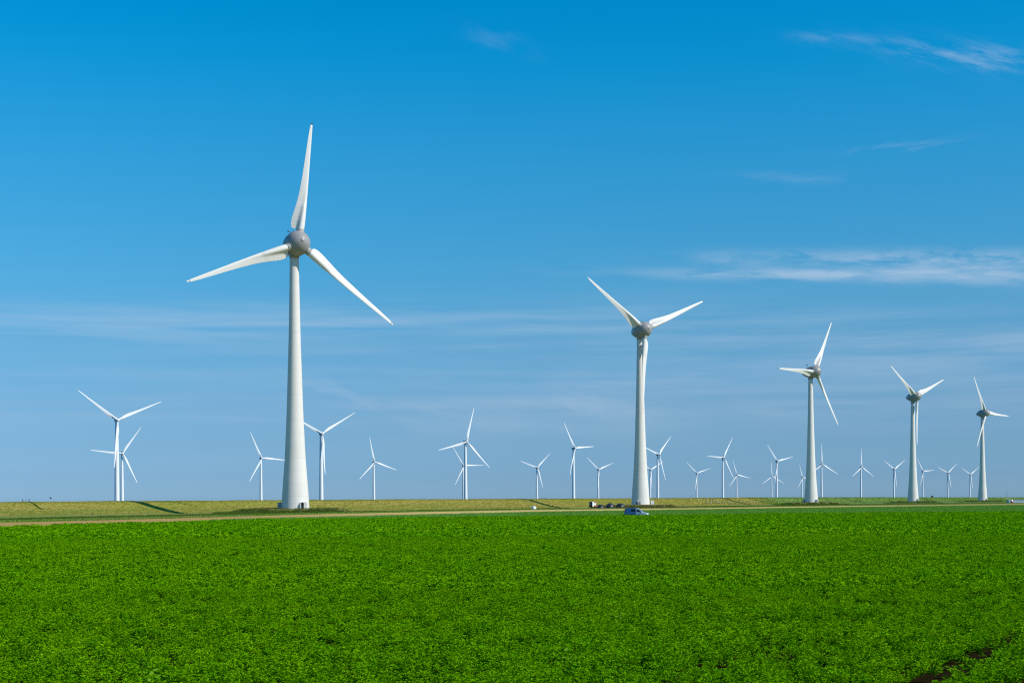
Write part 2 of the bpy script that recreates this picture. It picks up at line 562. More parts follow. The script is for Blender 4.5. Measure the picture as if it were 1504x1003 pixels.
def scatter(name, pts, scl, rot, idx, src, label=None):
    """one stuff object: a point mesh whose geometry nodes set a plant on every point"""
    me = bpy.data.meshes.new(name)
    n = len(pts)
    me.vertices.add(n)
    me.vertices.foreach_set('co', np.asarray(pts, np.float32).ravel())
    for nm, typ, arr in (('s', 'FLOAT', scl), ('r', 'FLOAT', rot), ('i', 'INT', idx)):
        at = me.attributes.new(nm, typ, 'POINT')
        at.data.foreach_set('value', np.asarray(arr, np.float32 if typ == 'FLOAT' else np.int32))
    o = link(name, me)
    g = bpy.data.node_groups.new(name, 'GeometryNodeTree')
    g.interface.new_socket('Geometry', in_out='INPUT', socket_type='NodeSocketGeometry')
    g.interface.new_socket('Geometry', in_out='OUTPUT', socket_type='NodeSocketGeometry')
    N = g.nodes
    gi, go = N.new('NodeGroupInput'), N.new('NodeGroupOutput')
    ip = N.new('GeometryNodeInstanceOnPoints')
    ci = N.new('GeometryNodeCollectionInfo')
    ci.inputs['Collection'].default_value = src
    ci.inputs['Separate Children'].default_value = True
    ci.inputs['Reset Children'].default_value = True

    def attr(nm, typ):
        a = N.new('GeometryNodeInputNamedAttribute')
        a.data_type = typ
        a.inputs['Name'].default_value = nm
        return a.outputs['Attribute']
    cx = N.new('ShaderNodeCombineXYZ')
    Lk = g.links
    Lk.new(attr('r', 'FLOAT'), cx.inputs[2])
    Lk.new(gi.outputs[0], ip.inputs['Points'])
    Lk.new(ci.outputs[0], ip.inputs['Instance'])
    ip.inputs['Pick Instance'].default_value = True
    Lk.new(attr('i', 'INT'), ip.inputs['Instance Index'])
    er = N.new('FunctionNodeEulerToRotation')
    Lk.new(cx.outputs[0], er.inputs[0])
    Lk.new(er.outputs[0], ip.inputs['Rotation'])
    Lk.new(attr('s', 'FLOAT'), ip.inputs['Scale'])
    Lk.new(ip.outputs[0], go.inputs[0])
    md = o.modifiers.new('plants', 'NODES')
    md.node_group = g
    tag(o, label=label, kind='stuff')
    return o


rnd = random.Random(3)
src_near = source_set('carrot_near', [carrot('carrot_near', 20, 7, 0.155, 0.40, 0.055, 0.0115, rnd) for _ in range(9)]
                      + [broad('broad_weed', 11, 0.15, 0.45, rnd)], [M['leaf']] * 9 + [M['leafpale']])
src_mid = source_set('carrot_mid', [carrot('carrot_mid', 13, 4, 0.175, 0.40, 0.09, 0.020, rnd) for _ in range(6)], M['leaf'])
src_far = source_set('carrot_far', [carrot('carrot_far', 11, 2, 0.33, 0.42, 0.20, 0.055, rnd) for _ in range(5)], M['leaf'])
src_onion = source_set('onion_tuft', [blades('onion_tuft', 26, 0.55, 0.50, 0.035, rnd, 0.45) for _ in range(4)], M['onion'])
src_weed = source_set('weed_tuft', [blades('weed_tuft', 40, 0.8, 1.0, 0.05, rnd, 0.40) for _ in range(4)], M['weed'])
src_dry = source_set('dry_tuft', [blades('dry_tuft', 22, 0.5, 0.30, 0.03, rnd, 0.6) for _ in range(4)], M['drygrass'])
src_green = source_set('green_tuft', [blades('green_tuft', 24, 0.6, 0.40, 0.035, rnd, 0.5) for _ in range(4)], M['greengrass'])
src_brush = source_set('brush_tuft', [blades('brush_tuft', 30, 0.9, 0.8, 0.04, rnd, 0.6) for _ in range(3)], M['brush'])


def vnoise(x, y, seed=0):
    """cheap smooth value noise"""
    xi, yi = np.floor(x).astype(np.int64), np.floor(y).astype(np.int64)
    fx, fy = x - xi, y - yi
    fx, fy = fx * fx * (3 - 2 * fx), fy * fy * (3 - 2 * fy)

    def h(a, b):
        n = (a * 374761393 + b * 668265263 + seed * 974711) & 0x7fffffff
        n = ((n ^ (n >> 13)) * 1274126177) & 0x7fffffff
        return ((n ^ (n >> 16)) & 0xffff) / 65535.0
    return (h(xi, yi) * (1 - fx) + h(xi + 1, yi) * fx) * (1 - fy) + (h(xi, yi + 1) * (1 - fx) + h(xi + 1, yi + 1) * fx) * fy


TRAM = [(5.66, .225, 1e9), (4.22, .225, 1e9), (55.6, .3, 1e9), (57.3, .3, 1e9), (94.0, .45, 1e9), (96.2, .45, 1e9), (101.8, .6, 1e9), (31.0, .16, 1e9), (75.0, .3, 1e9)]


def crop_points(y0, y1, row, along, side):
    us = np.arange(-160, 330, along)
    vs = np.arange(-190, 150, row)
    U, V = np.meshgrid(us, vs)
    U = U.ravel() + RNG.uniform(-.5, .5, U.size) * along
    V = V.ravel() + RNG.normal(0, row * 0.14, V.size)
    X, Y = uv2xy(U, V)
    k = (Y > y0) & (Y <= y1) & (np.abs(X) < 0.375 * Y + side) & (V < L1(U) - 0.4 + 2.2 * (vnoise(U * 0.12, U * 0, 6) - .5) + 1.2 * (vnoise(U * 0.7, U * 0, 8) - .5))
    U, V, X, Y = U[k], V[k], X[k], Y[k]
    k = RNG.random(len(U)) > 0.06
    for (tv, tw, _) in TRAM:
        brk = vnoise(U * 0.25, U * 0 + tv, 3)
        k &= ~((np.abs(V - tv) < tw) & ((brk > 0.16) | (tv < 6)) & (RNG.random(len(U)) > .10))
    U, V, X, Y = U[k], V[k], X[k], Y[k]
    sc = 0.60 + 0.42 * vnoise(U * 1.5, V * 1.9, 1) + 0.34 * vnoise(U * 0.4, V * 0.55, 4) + RNG.normal(0, 0.13, len(U)) + 0.12 * (vnoise(U * 0.06, V * 0.06, 2) - .5)
    return np.stack([X, Y, np.zeros_like(X)], -1), np.clip(sc, 0.45, 1.5)


def do_crop(name, y0, y1, row, along, side, src, n_src, weeds=0):
    P, S = crop_points(y0, y1, row, along, side)
    idx = RNG.integers(0, n_src, len(P))
    if weeds:
        w = RNG.random(len(P)) < 0.0015
        idx[w] = n_src
        S[w] *= 1.05
    return P, S, RNG.uniform(0, 6.283, len(P)), idx, src


for args in (('carrot_plants', 13, 46, 0.34, 0.26, 9, src_near, 9, 1), ('carrot_plants', 46, 112, 0.34, 0.27, 10, src_mid, 6), ('carrot_plants', 112, 300, 0.48, 0.38, 12, src_far, 5)):
    P, S, Rt, I, src = do_crop(*args)
    scatter(args[0], P, S, Rt, I, src)


def strip_points(u0, u1, va, vb, dens, xlim=0.38, side=14):
    us = RNG.uniform(u0, u1, int((u1 - u0) * dens[0]))
    A, B = va(us), vb(us)
    w = np.maximum(B - A, 0)
    keep = RNG.random(len(us)) < w / dens[1]
    us, A, B = us[keep], A[keep], B[keep]
    vs = A + (B - A) * RNG.random(len(us))
    X, Y = uv2xy(us, vs)
    k = (np.abs(X) < xlim * Y + side) & (Y > 0)
    return us[k], vs[k], X[k], Y[k]


def put(name, pts, smin, smax, src, n):
    u, v, X, Y = pts
    Z = height(u, v) - 0.02
    m = len(u)
    return scatter(name, np.stack([X, Y, Z], -1), RNG.uniform(smin, smax, m), RNG.uniform(0, 6.283, m), RNG.integers(0, n, m), src)


put('onion_crop', strip_points(160, 620, lambda u: L1(u) + 1.5, lambda u: L2(u) - 3, (250, 200)), 0.65, 1.1, src_onion, 4)
# dark weeds along the ditch, patchy
w = strip_points(100, 1100, lambda u: L4(u) - 4, lambda u: L4(u) + 2.5, (16, 6.5))
k = (RNG.random(len(w[0])) < .15 + .8 * vnoise(w[0] * 0.12, w[0] * 0, 9)) & ~((w[0] > 500) & (w[0] < 560))
put('ditch_weeds', tuple(a[k] for a in w), 0.15, 0.55, src_weed, 4)
w = strip_points(100, 900, lambda u: L3(u) - 2, lambda u: L3(u) + 7, (16, 9))
put('verge_grass_tufts', w, 0.6, 1.2, src_green, 4)
w = strip_points(200, 860, const(292), const(313), (44, 21))
put('dike_dry_tufts', w, 0.45, 0.95, src_dry, 4)
w = strip_points(830, 1900, const(292), const(313), (22, 21))
put('dike_green_tufts', w, 0.5, 1.0, src_green, 4)
# nettles and brush on the mounds
for i, (bx, by) in enumerate(BASES):
    bu, bv = xy2uv(bx, by)
    n = [900, 500, 500, 420, 420][i]
    a = RNG.uniform(2.1, 4.7, n)
    rr = RNG.uniform(14, 22, n)
    u, v = bu + rr * 1.08 * np.cos(a), bv + rr * np.sin(a)
    X, Y = uv2xy(u, v)
    if i == 1:
        put('mound_brush', (u, v, X, Y), 0.6, 1.1, src_brush, 3)
    else:
        put('mound_weeds', (u, v, X, Y), 0.35, 0.8, src_weed, 4)
        q = RNG.random(n) < 0.25
        put('mound_brush', (u[q] + 8, v[q] + 3, *uv2xy(u[q] + 8, v[q] + 3)), 0.4, 0.7, src_brush, 3)

# ------------------------------------------------------------------ big turbines
TZ = 1.0


def cat(xs, ys, n):
    """smooth resample of a radius profile"""
    xs, ys = np.array(xs, float), np.array(ys, float)
    m = np.gradient(ys, xs)
    q = np.linspace(xs[0], xs[-1], n)
    out = []
    for x in q:
        i = min(max(np.searchsorted(xs, x) - 1, 0), len(xs) - 2)
        h = xs[i + 1] - xs[i]
        t = (x - xs[i]) / h
        out.append((x, (2 * t**3 - 3 * t**2 + 1) * ys[i] + (t**3 - 2 * t**2 + t) * h * m[i] + (-2 * t**3 + 3 * t**2) * ys[i + 1] + (t**3 - t**2) * h * m[i + 1]))
    return out


def tower_big():
    bm = bmesh.new()
    prof = cat([0, 6, 13, 20.6, 28, 36, 49, 60, 71.3], [3.93, 3.55, 3.02, 2.62, 2.30, 2.05, 1.66, 1.44, 1.25], 50)
    rings(bm, lathe_rings([(-1.2, 3.98)] + prof, 64))
    return bm_mesh('tower', bm, True)


def nacelle_big():
    bm = bmesh.new()
    prof = [(6.1, .06), (5.95, .32), (5.4, .78), (4.5, 1.4), (3.5, 2.02), (2.3, 2.62), (1.0, 3.08), (-0.3, 3.33), (-1.5, 3.43), (-1.78, 3.43), (-1.8, 2.9)]
    rings(bm, lathe_rings([(h, r) for h, r in prof], 48, 'y'))
    me = bm_mesh('nacelle', bm, True)
    return me


def hub_big():
    bm = bmesh.new()
    prof = [(-1.9, 2.9), (-1.92, 3.40), (-2.2, 3.45), (-3.2, 3.43), (-4.2, 3.22), (-5.0, 2.88), (-5.7, 2.38), (-6.2, 1.85), (-6.6, 1.22), (-6.78, .75), (-6.84, .48), (-6.90, .46), (-6.94, .36), (-6.96, .12)]
    rings(bm, lathe_rings(prof, 48, 'y'))
    return bm_mesh('hub', bm, True)


def smooth(a, b, x):
    t = min(max((x - a) / (b - a), 0), 1)
    return t * t * (3 - 2 * t)


def section(le, te, D, w, tc, twist, sweep=0.0, n=22):
    """closed section: nose cylinder of diameter D running into a thin panel, blended to an airfoil by w"""
    ch = le + te
    tau = R(twist)
    pts = []
    for i in range(2 * n):
        th = math.pi * i / n
        xc = 0.5 * (1 - math.cos(th))
        sgn = 1 if i <= n else -1
        d = xc * ch
        r = D / 2
        h1 = math.sqrt(max(r * r - (r - d) ** 2, 0)) if d < r else r * (1 - smooth(r, min(ch, 2.6 * r), d)) + (0.06 if ch > D * 1.2 else 0)
        if ch <= D * 1.05: h1 = math.sqrt(max(r * r - (r - d * D / ch) ** 2, 0))
        naca = 5 * tc * ch * (0.2969 * math.sqrt(xc) - 0.1260 * xc - 0.3516 * xc**2 + 0.2843 * xc**3 - 0.1036 * xc**4)
        h = h1 * (1 - w) + naca * w
        if sgn < 0: h = h            # downwind side
        cx = le - d
        ny = -h * sgn * (0.75 if (w > 0.5 and sgn > 0) else 1.0)
        # twist turns the leading edge upwind (towards -Y)
        x = cx * math.cos(tau) + ny * math.sin(tau)
        y = -cx * math.sin(tau) + ny * math.cos(tau)
        pts.append((x, y + sweep))
    return pts


def blade_big():
    bm = bmesh.new()
    st = [  # r, le, te, D, w, tc, twist
        (3.75, .98, .98, 1.96, 0, .9, 24), (4.0, .98, .98, 1.96, 0, .9, 24), (4.12, 1.0, 2.05, 1.95, 0, .6, 25), (4.5, 1.05, 2.55, 1.93, 0, .6, 25),
        (5.2, 1.08, 2.78, 1.9, 0, .55, 24), (6.2, 1.10, 2.80, 1.82, .1, .5, 22), (7.5, 1.10, 2.60, 1.68, .2, .45, 20), (9.5, 1.08, 2.18, 1.45, .35, .40, 17),
        (12, 1.03, 1.70, 1.15, .6, .34, 13), (15, .97, 1.30, .9, .85, .28, 10), (19, .86, 1.02, .6, 1, .23, 7), (23, .74, .82, .4, 1, .20, 5),
        (27, .61, .66, .3, 1, .18, 3), (31, .48, .50, .25, 1, .16, 2), (33.6, .38, .34, .2, 1, .15, 1.5), (34.5, .30, .16, .15, 1, .15, 1)]
    # resample for a smooth surface
    rs = []
    q = [r for r in np.concatenate([np.array([3.75, 3.9, 4.0, 4.06, 4.12, 4.3]), np.linspace(4.5, 34.5, 52)])]
    a = np.array(st, float)
    for r in q:
        p = [np.interp(r, a[:, 0], a[:, c]) for c in range(1, 7)]
        bend = -0.0006 * (r - 4) ** 2
        sec = section(*p)
        rs.append([(x, y + bend, r) for x, y in sec])
    rings(bm, rs)
    return bm_mesh('blade', bm, True)


def tip_big():
    bm = bmesh.new()
    a = section(.31, .17, .15, 1, .17, 1)
    b = section(.26, .02, .15, 1, .2, 1)
    rs = [[(x, y - 0.0006 * 30.5**2, 34.48) for x, y in a], [(x * .85 + .04, y - 0.0006 * 30.8**2, 35.0) for x, y in b], [(x * .35 + .12, y * .4 - 0.57, 35.25) for x, y in b]]
    rings(bm, rs)
    return bm_mesh('blade_tip', bm, True)


def collar_big():
    bm = bmesh.new()
    rings(bm, lathe_rings([(2.7, 1.12), (3.52, 1.12), (3.56, 1.05), (3.64, 1.05), (3.68, 1.10), (3.9, 1.10), (3.95, 1.0)], 28))
    return bm_mesh('blade_root', bm, True)


def vane():
    bm = bmesh.new()
    tube_bm(bm, (0, 2.2, 2.6), (0, 2.2, 4.6), .07)
    tube_bm(bm, (-.9, 2.2, 4.3), (.9, 2.2, 4.3), .05)
    box_bm(bm, (-.85, 2.2, 4.55), (.16, .5, .45))
    box_bm(bm, (.8, 2.2, 4.6), (.25, .25, .5))
    return bm_mesh('weather_mast', bm)


def yaw_collar():
    bm = bmesh.new()
    rings(bm, lathe_rings([(70.6, 1.36), (71.0, 1.42), (71.5, 1.42), (72.4, 1.48)], 40))
    return bm_mesh('yaw_collar', bm, True)


def door_parts():
    bm = bmesh.new()                        # arched hood standing out of the wall, open to the viewer side
    n = 14
    o, i_ = [], []
    for k in range(n + 1):
        a = math.pi * k / n
        o.append((-0.62 * math.cos(a), 1.35 + 0.62 * math.sin(a)))
        i_.append((-0.50 * math.cos(a), 1.35 + 0.50 * math.sin(a)))
    o = [(-0.62, -1.2)] + o + [(0.62, -1.2)]
    i_ = [(-0.50, -1.2)] + i_ + [(0.50, -1.2)]
    for yy0, yy1 in ((-0.55, 0.9),):
        A = [bm.verts.new((x, yy0, z)) for x, z in o]
        B = [bm.verts.new((x, yy0, z)) for x, z in i_]
        C = [bm.verts.new((x, yy1, z)) for x, z in o]
        D = [bm.verts.new((x, yy1, z)) for x, z in i_]
        for k in range(len(o) - 1):
            bm.faces.new((A[k], A[k + 1], B[k + 1], B[k]))
            bm.faces.new((A[k], C[k], C[k + 1], A[k + 1]))
            bm.faces.new((B[k], B[k + 1], D[k + 1], D[k]))
    hood = bm_mesh('door_hood', bm)
    bm = bmesh.new()
    box_bm(bm, (0, 0.05, 0.35), (0.98, 0.06, 3.0), 0.01)
    door = bm_mesh('door', bm)
    bm = bmesh.new()
    box_bm(bm, (0, 0, 0.3), (0.95, 0.7, 3.2), 0.03)
    for k in range(9): box_bm(bm, (0, -0.37, 0.2 + 0.18 * k), (0.8, 0.05, 0.09))
    lv = bm_mesh('louvre_panel', bm)
    return hood, door, lv


MB = dict(tower=tower_big(), nacelle=nacelle_big(), hub=hub_big(), blade=blade_big(), tip=tip_big(), root=collar_big(), vane=vane(), yaw=yaw_collar())
MB['hood'], MB['door'], MB['louvre'] = door_parts()

MB['tip_white'] = MB['tip'].copy()
MB['tip'].materials.append(M['tip'])
MB['tip_white'].materials.append(M['blade'])
DARK_TIPS = [(0,), (0,), (0, 2), (0,), (1,)]      # which blades carry a dark tip cap
BIG_LABELS = [
    'largest white turbine, thick flared tower by the grass mound, dark-tipped blade pointing almost straight up',
    'second largest white turbine, thick tower behind the blue car, lower blade hanging along the tower',
    'thick-towered white turbine with one blade pointing left, one up and one down to the right',
    'thick-towered white turbine with raised V blades and a third hanging down beside the tower',
    'thick-towered white turbine nearest the right edge, one blade crossing its tower and one pointing right',
]
for i, (x, y, z, yaw, ph) in enumerate(BIG):
    bx, by = BASES[i]
    root = empty('wind_turbine', (bx, by, TZ))
    tag(root, BIG_LABELS[i], 'wind turbine', 'large concrete turbines in the front row')
    tw = link('tower', MB['tower'], M['tower'], root)
    yaw_m = Matrix.Rotation(R(yaw), 4, 'Z')
    tilt = Matrix.Rotation(R(-4), 4, 'X')
    top = Matrix.Translation((0, 0, z - TZ)) @ yaw_m @ tilt
    rotor = Matrix.Translation((0, 0, z - TZ)) @ yaw_m @ Matrix.Translation((0, -OVER, 0)) @ tilt
    link('yaw_collar', MB['yaw'], M['hubgrey'], root)
    nc = link('nacelle', MB['nacelle'], M['hubgrey'], root)
    nc.matrix_local = top
    wv = link('weather_mast', MB['vane'], M['darkmetal'], nc)
    hb = link('hub', MB['hub'], M['hubgrey'], root)
    hb.matrix_local = top
    for k in range(3):
        b = link('blade', MB['blade'], M['blade'], root)
        b.matrix_local = rotor @ Matrix.Rotation(R(ph + 120 * k), 4, 'Y')
        link('blade_root', MB['root'], M['collar'], b)
        link('blade_tip', MB['tip'] if k in DARK_TIPS[i] else MB['tip_white'], None, b)
    # entrance on the sunny side, facing the viewer's right
    da = R(34) if i != 1 else R(-25)
    for nm, me, mt, off in (('door_hood', MB['hood'], M['white'], 0), ('door', MB['door'], M['darkmetal'], 0), ('louvre_panel', MB['louvre'], M['louvre'], 1.15)):
        a = da + off / 3.9
        d = link(nm, me, mt, tw if nm != 'louvre_panel' else tw)
        rr = {'door_hood': 4.05, 'door': 4.10, 'louvre_panel': 4.05}[nm]
        d.matrix_local = Matrix.Rotation(a, 4, 'Z') @ Matrix.Translation((0, -rr, 0)) @ Matrix.Scale(.75 if i == 1 else 1, 4)


# switch cabinets beside the towers
def cabinet_mesh():
    bm = bmesh.new()
    box_bm(bm, (0, 0, 0.75), (1.25, 1.7, 1.9), 0.05)
    box_bm(bm, (0, 0, 1.74), (1.4, 1.85, 0.1), 0.03)
    body = bm_mesh('cabinet_body', bm)
    bm = bmesh.new()
    box_bm(bm, (-0.31, -0.87, 0.85), (0.56, 0.04, 1.5), 0.01)
    box_bm(bm, (0.31, -0.87, 0.85), (0.56, 0.04, 1.5), 0.01)
    return body, bm_mesh('cabinet_door', bm)


CBODY, CDOOR = cabinet_mesh()
for i, ang, mt, lab in ((0, 184, 'grey', 'grey switch cabinet in the shade against the left side of the largest turbine tower'),
                        (2, 186, 'grey', 'dark switch cabinet against the left foot of the turbine whose blade points left'),
                        (1, 10, 'white', 'white switch cabinet at the right foot of the turbine behind the blue car')):
    bx, by = BASES[i]
    rr = 4.25 if ang > 90 else 5.2
    e = empty('switch_cabinet', (bx + rr * math.cos(R(ang)), by + rr * math.sin(R(ang)), TZ))
    tag(e, lab, 'cabinet', 'switch cabinets by the turbine towers')
    link('cabinet_body', CBODY.copy(), M[mt], e)
    link('cabinet_door', CDOOR.copy(), M[mt], e)


# ------------------------------------------------------------------ slim turbines beyond the dike
def tower_slim():
    bm = bmesh.new()
    rings(bm, lathe_rings([(0, 2.75), (0.2, 2.62), (0.5, 2.35), (0.8, 1.95), (1.0, 1.65)], 32))
    return bm_mesh('slim_tower', bm, True)


def nacelle_slim():
    bm = bmesh.new()
    rings(bm, lathe_rings([(3.4, 1.2), (3.1, 1.75), (2.4, 2.05), (-1.8, 2.15), (-2.4, 2.1), (-2.6, 1.6)], 28, 'y'))
    return bm_mesh('slim_nacelle', bm, True)


def hub_slim():
    bm = bmesh.new()
    rings(bm, lathe_rings([(-2.7, 1.5), (-2.8, 1.9), (-4.2, 2.0), (-5.4, 1.8), (-6.2, 1.25), (-6.6, .6), (-6.7, .1)], 28, 'y'))
    return bm_mesh('slim_hub', bm, True)


def blade_slim():
    bm = bmesh.new()
    st = np.array([(1.2, 1.2, 1.2, 2.4, 0, 1, 12), (3.5, 1.2, 1.2, 2.4, 0, 1, 12), (7, 1.15, 1.9, 2.1, .4, .6, 11), (11, 1.1, 2.5, 1.7, .9, .4, 9),
                   (15, 1.05, 2.35, 1.3, 1, .32, 7), (22, .95, 1.8, 1, 1, .26, 5), (32, .75, 1.25, 1, 1, .21, 3), (42, .58, .85, 1, 1, .18, 1), (50, .42, .5, 1, 1, .16, 0), (53.4, .28, .22, 1, 1, .15, 0), (54, .12, .05, 1, 1, .15, 0)])
    rs = []
    for r in np.concatenate([np.linspace(1.2, 12, 14), np.linspace(13.5, 54, 28)]):
        p = [np.interp(r, st[:, 0], st[:, c]) for c in range(1, 7)]
        rs.append([(x, y - 0.0007 * r * r, r) for x, y in section(*p, n=12)])
    rings(bm, rs)
    return bm_mesh('slim_blade', bm, True)


def cooler_slim():
    bm = bmesh.new()
    box_bm(bm, (0, 2.6, 2.6), (3.2, .5, 1.5), .05)
    tube_bm(bm, (1.2, 2.6, 3.2), (1.2, 2.6, 4.4), .08)
    return bm_mesh('cooler', bm)


MS = dict(tower=tower_slim(), nacelle=nacelle_slim(), hub=hub_slim(), blade=blade_slim(), cooler=cooler_slim())
SLIM = [
    (-436.5, 1576.0, 93.6, 32.0, -54.0, 'tallest slim white turbine at the far left, two blades spread upward like a Y'),
    (-635.0, 2321.3, 81.8, 31.5, 35.2, 'slim white turbine beside the far-left one, its left blade crossing behind that tower'),
    (-467.0, 2659.0, 83.5, 40.0, -26.2, 'slim white turbine just left of the largest tower, its right blade running behind that tower'),
    (-245.4, 1842.2, 90.2, 29.5, -61.6, 'slim white turbine right beside the largest tower, its left blade tip hidden behind it'),
    (-283.0, 2937.6, 82.8, 37.0, -12.3, 'slim white turbine standing alone between the largest tower and the overlapping pair'),
    (-66.2, 2101.6, 89.2, 35.4, 15.5, 'front and taller turbine of the overlapping slim pair, one blade pointing high up'),
    (-116.5, 3458.2, 86.9, 25.2, -31.4, 'rear and lower turbine of the overlapping slim pair, rotor crossing behind the taller tower'),
    (64.8, 3569.6, 84.3, 32.3, -73.4, 'small slim white turbine above the white bale, blades spread in a wide V'),
    (112.5, 2518.0, 94.2, 50.0, -34.7, 'tall slim white turbine left of the striped trailer, one blade pointing level to the right'),
    (244.5, 3986.7, 87.1, 34.0, 69.0, 'small slim white turbine rising above the striped trailer and dark heaps'),
    (292.5, 2820.0, 92.3, 45.0, 45.9, 'slim white turbine just right of the thick tower behind the blue car, lower blade slanting'),
    (412.5, 4214.4, 90.3, 35.4, 62.0, 'small slim white turbine half hidden behind the thick tower beyond the blue car'),
    (591.8, 4540.4, 85.8, 25.4, -48.0, 'small slim white turbine with raised blades, alone above the left end of the sheep flock'),
    (475.4, 3185.7, 96.4, 36.0, -87.7, 'tall slim white turbine above the sheep flock, one blade pointing left'),
    (764.4, 4824.0, 84.6, 25.1, 102.1, 'small slim white turbine right of the tall one above the sheep, one blade steeply up'),
    (643.3, 3438.7, 93.8, 37.3, 77.8, 'taller front turbine of the second slim pair, left of the turbine whose blade points left'),
    (939.3, 5132.1, 84.5, 23.1, -1.9, 'lower rear turbine of the second slim pair, one blade vertical, left of the front tower'),
    (1135.9, 5550.8, 85.7, 37.2, 99.9, 'tiny slim turbine half hidden left of the thick tower whose blade points left'),
    (795.8, 3642.8, 90.9, 25.6, -1.0, 'slim white turbine just right of the thick tower whose blade points left, upper blade vertical'),
    (983.3, 3993.7, 90.9, 36.0, -0.4, 'slim white turbine standing alone with one blade vertical, an upside-down Y rotor'),
    (1157.0, 4296.1, 90.8, 33.8, 58.5, 'slim white turbine with V blades left of the thick tower with raised V blades'),
    (1392.8, 4811.4, 93.7, 35.1, 85.4, 'slim white turbine right behind the thick tower with raised V blades, one blade level right'),
    (1533.4, 4995.3, 91.4, 27.7, -68.4, 'left one of the last two small slim turbines before the last thick tower'),
    (1701.7, 5272.0, 89.8, 30.1, 56.9, 'right one of the last two small slim turbines, rotor almost touching the last thick tower'),
]
for (x, y, z, yaw, ph, lab) in SLIM:
    ov = 4.2
    bx, by = x - ov * math.sin(R(yaw)), y + ov * math.cos(R(yaw))
    zb = -0.6
    root = empty('slim_wind_turbine', (bx, by, zb))
    tag(root, lab, 'wind turbine', 'slim turbines standing beyond the dike')
    tw = link('tower', MS['tower'], M['slimwhite'], root)
    tw.scale = (1, 1, z - zb - 1.8)
    top = Matrix.Translation((0, 0, z - zb)) @ Matrix.Rotation(R(yaw), 4, 'Z')
    rotor = top @ Matrix.Translation((0, -ov, 0)) @ Matrix.Rotation(R(-4), 4, 'X')
    nc = link('nacelle', MS['nacelle'], M['slimgrey'], root)
    nc.matrix_local = top
    link('cooler', MS['cooler'], M['slimgrey'], nc)
    hb = link('hub', MS['hub'], M['slimwhite'], root)
    hb.matrix_local = top
    for k in range(3):
        b = link('blade', MS['blade'], M['slimwhite'], root)
        b.matrix_local = rotor @ Matrix.Rotation(R(ph + 120 * k), 4, 'Y')


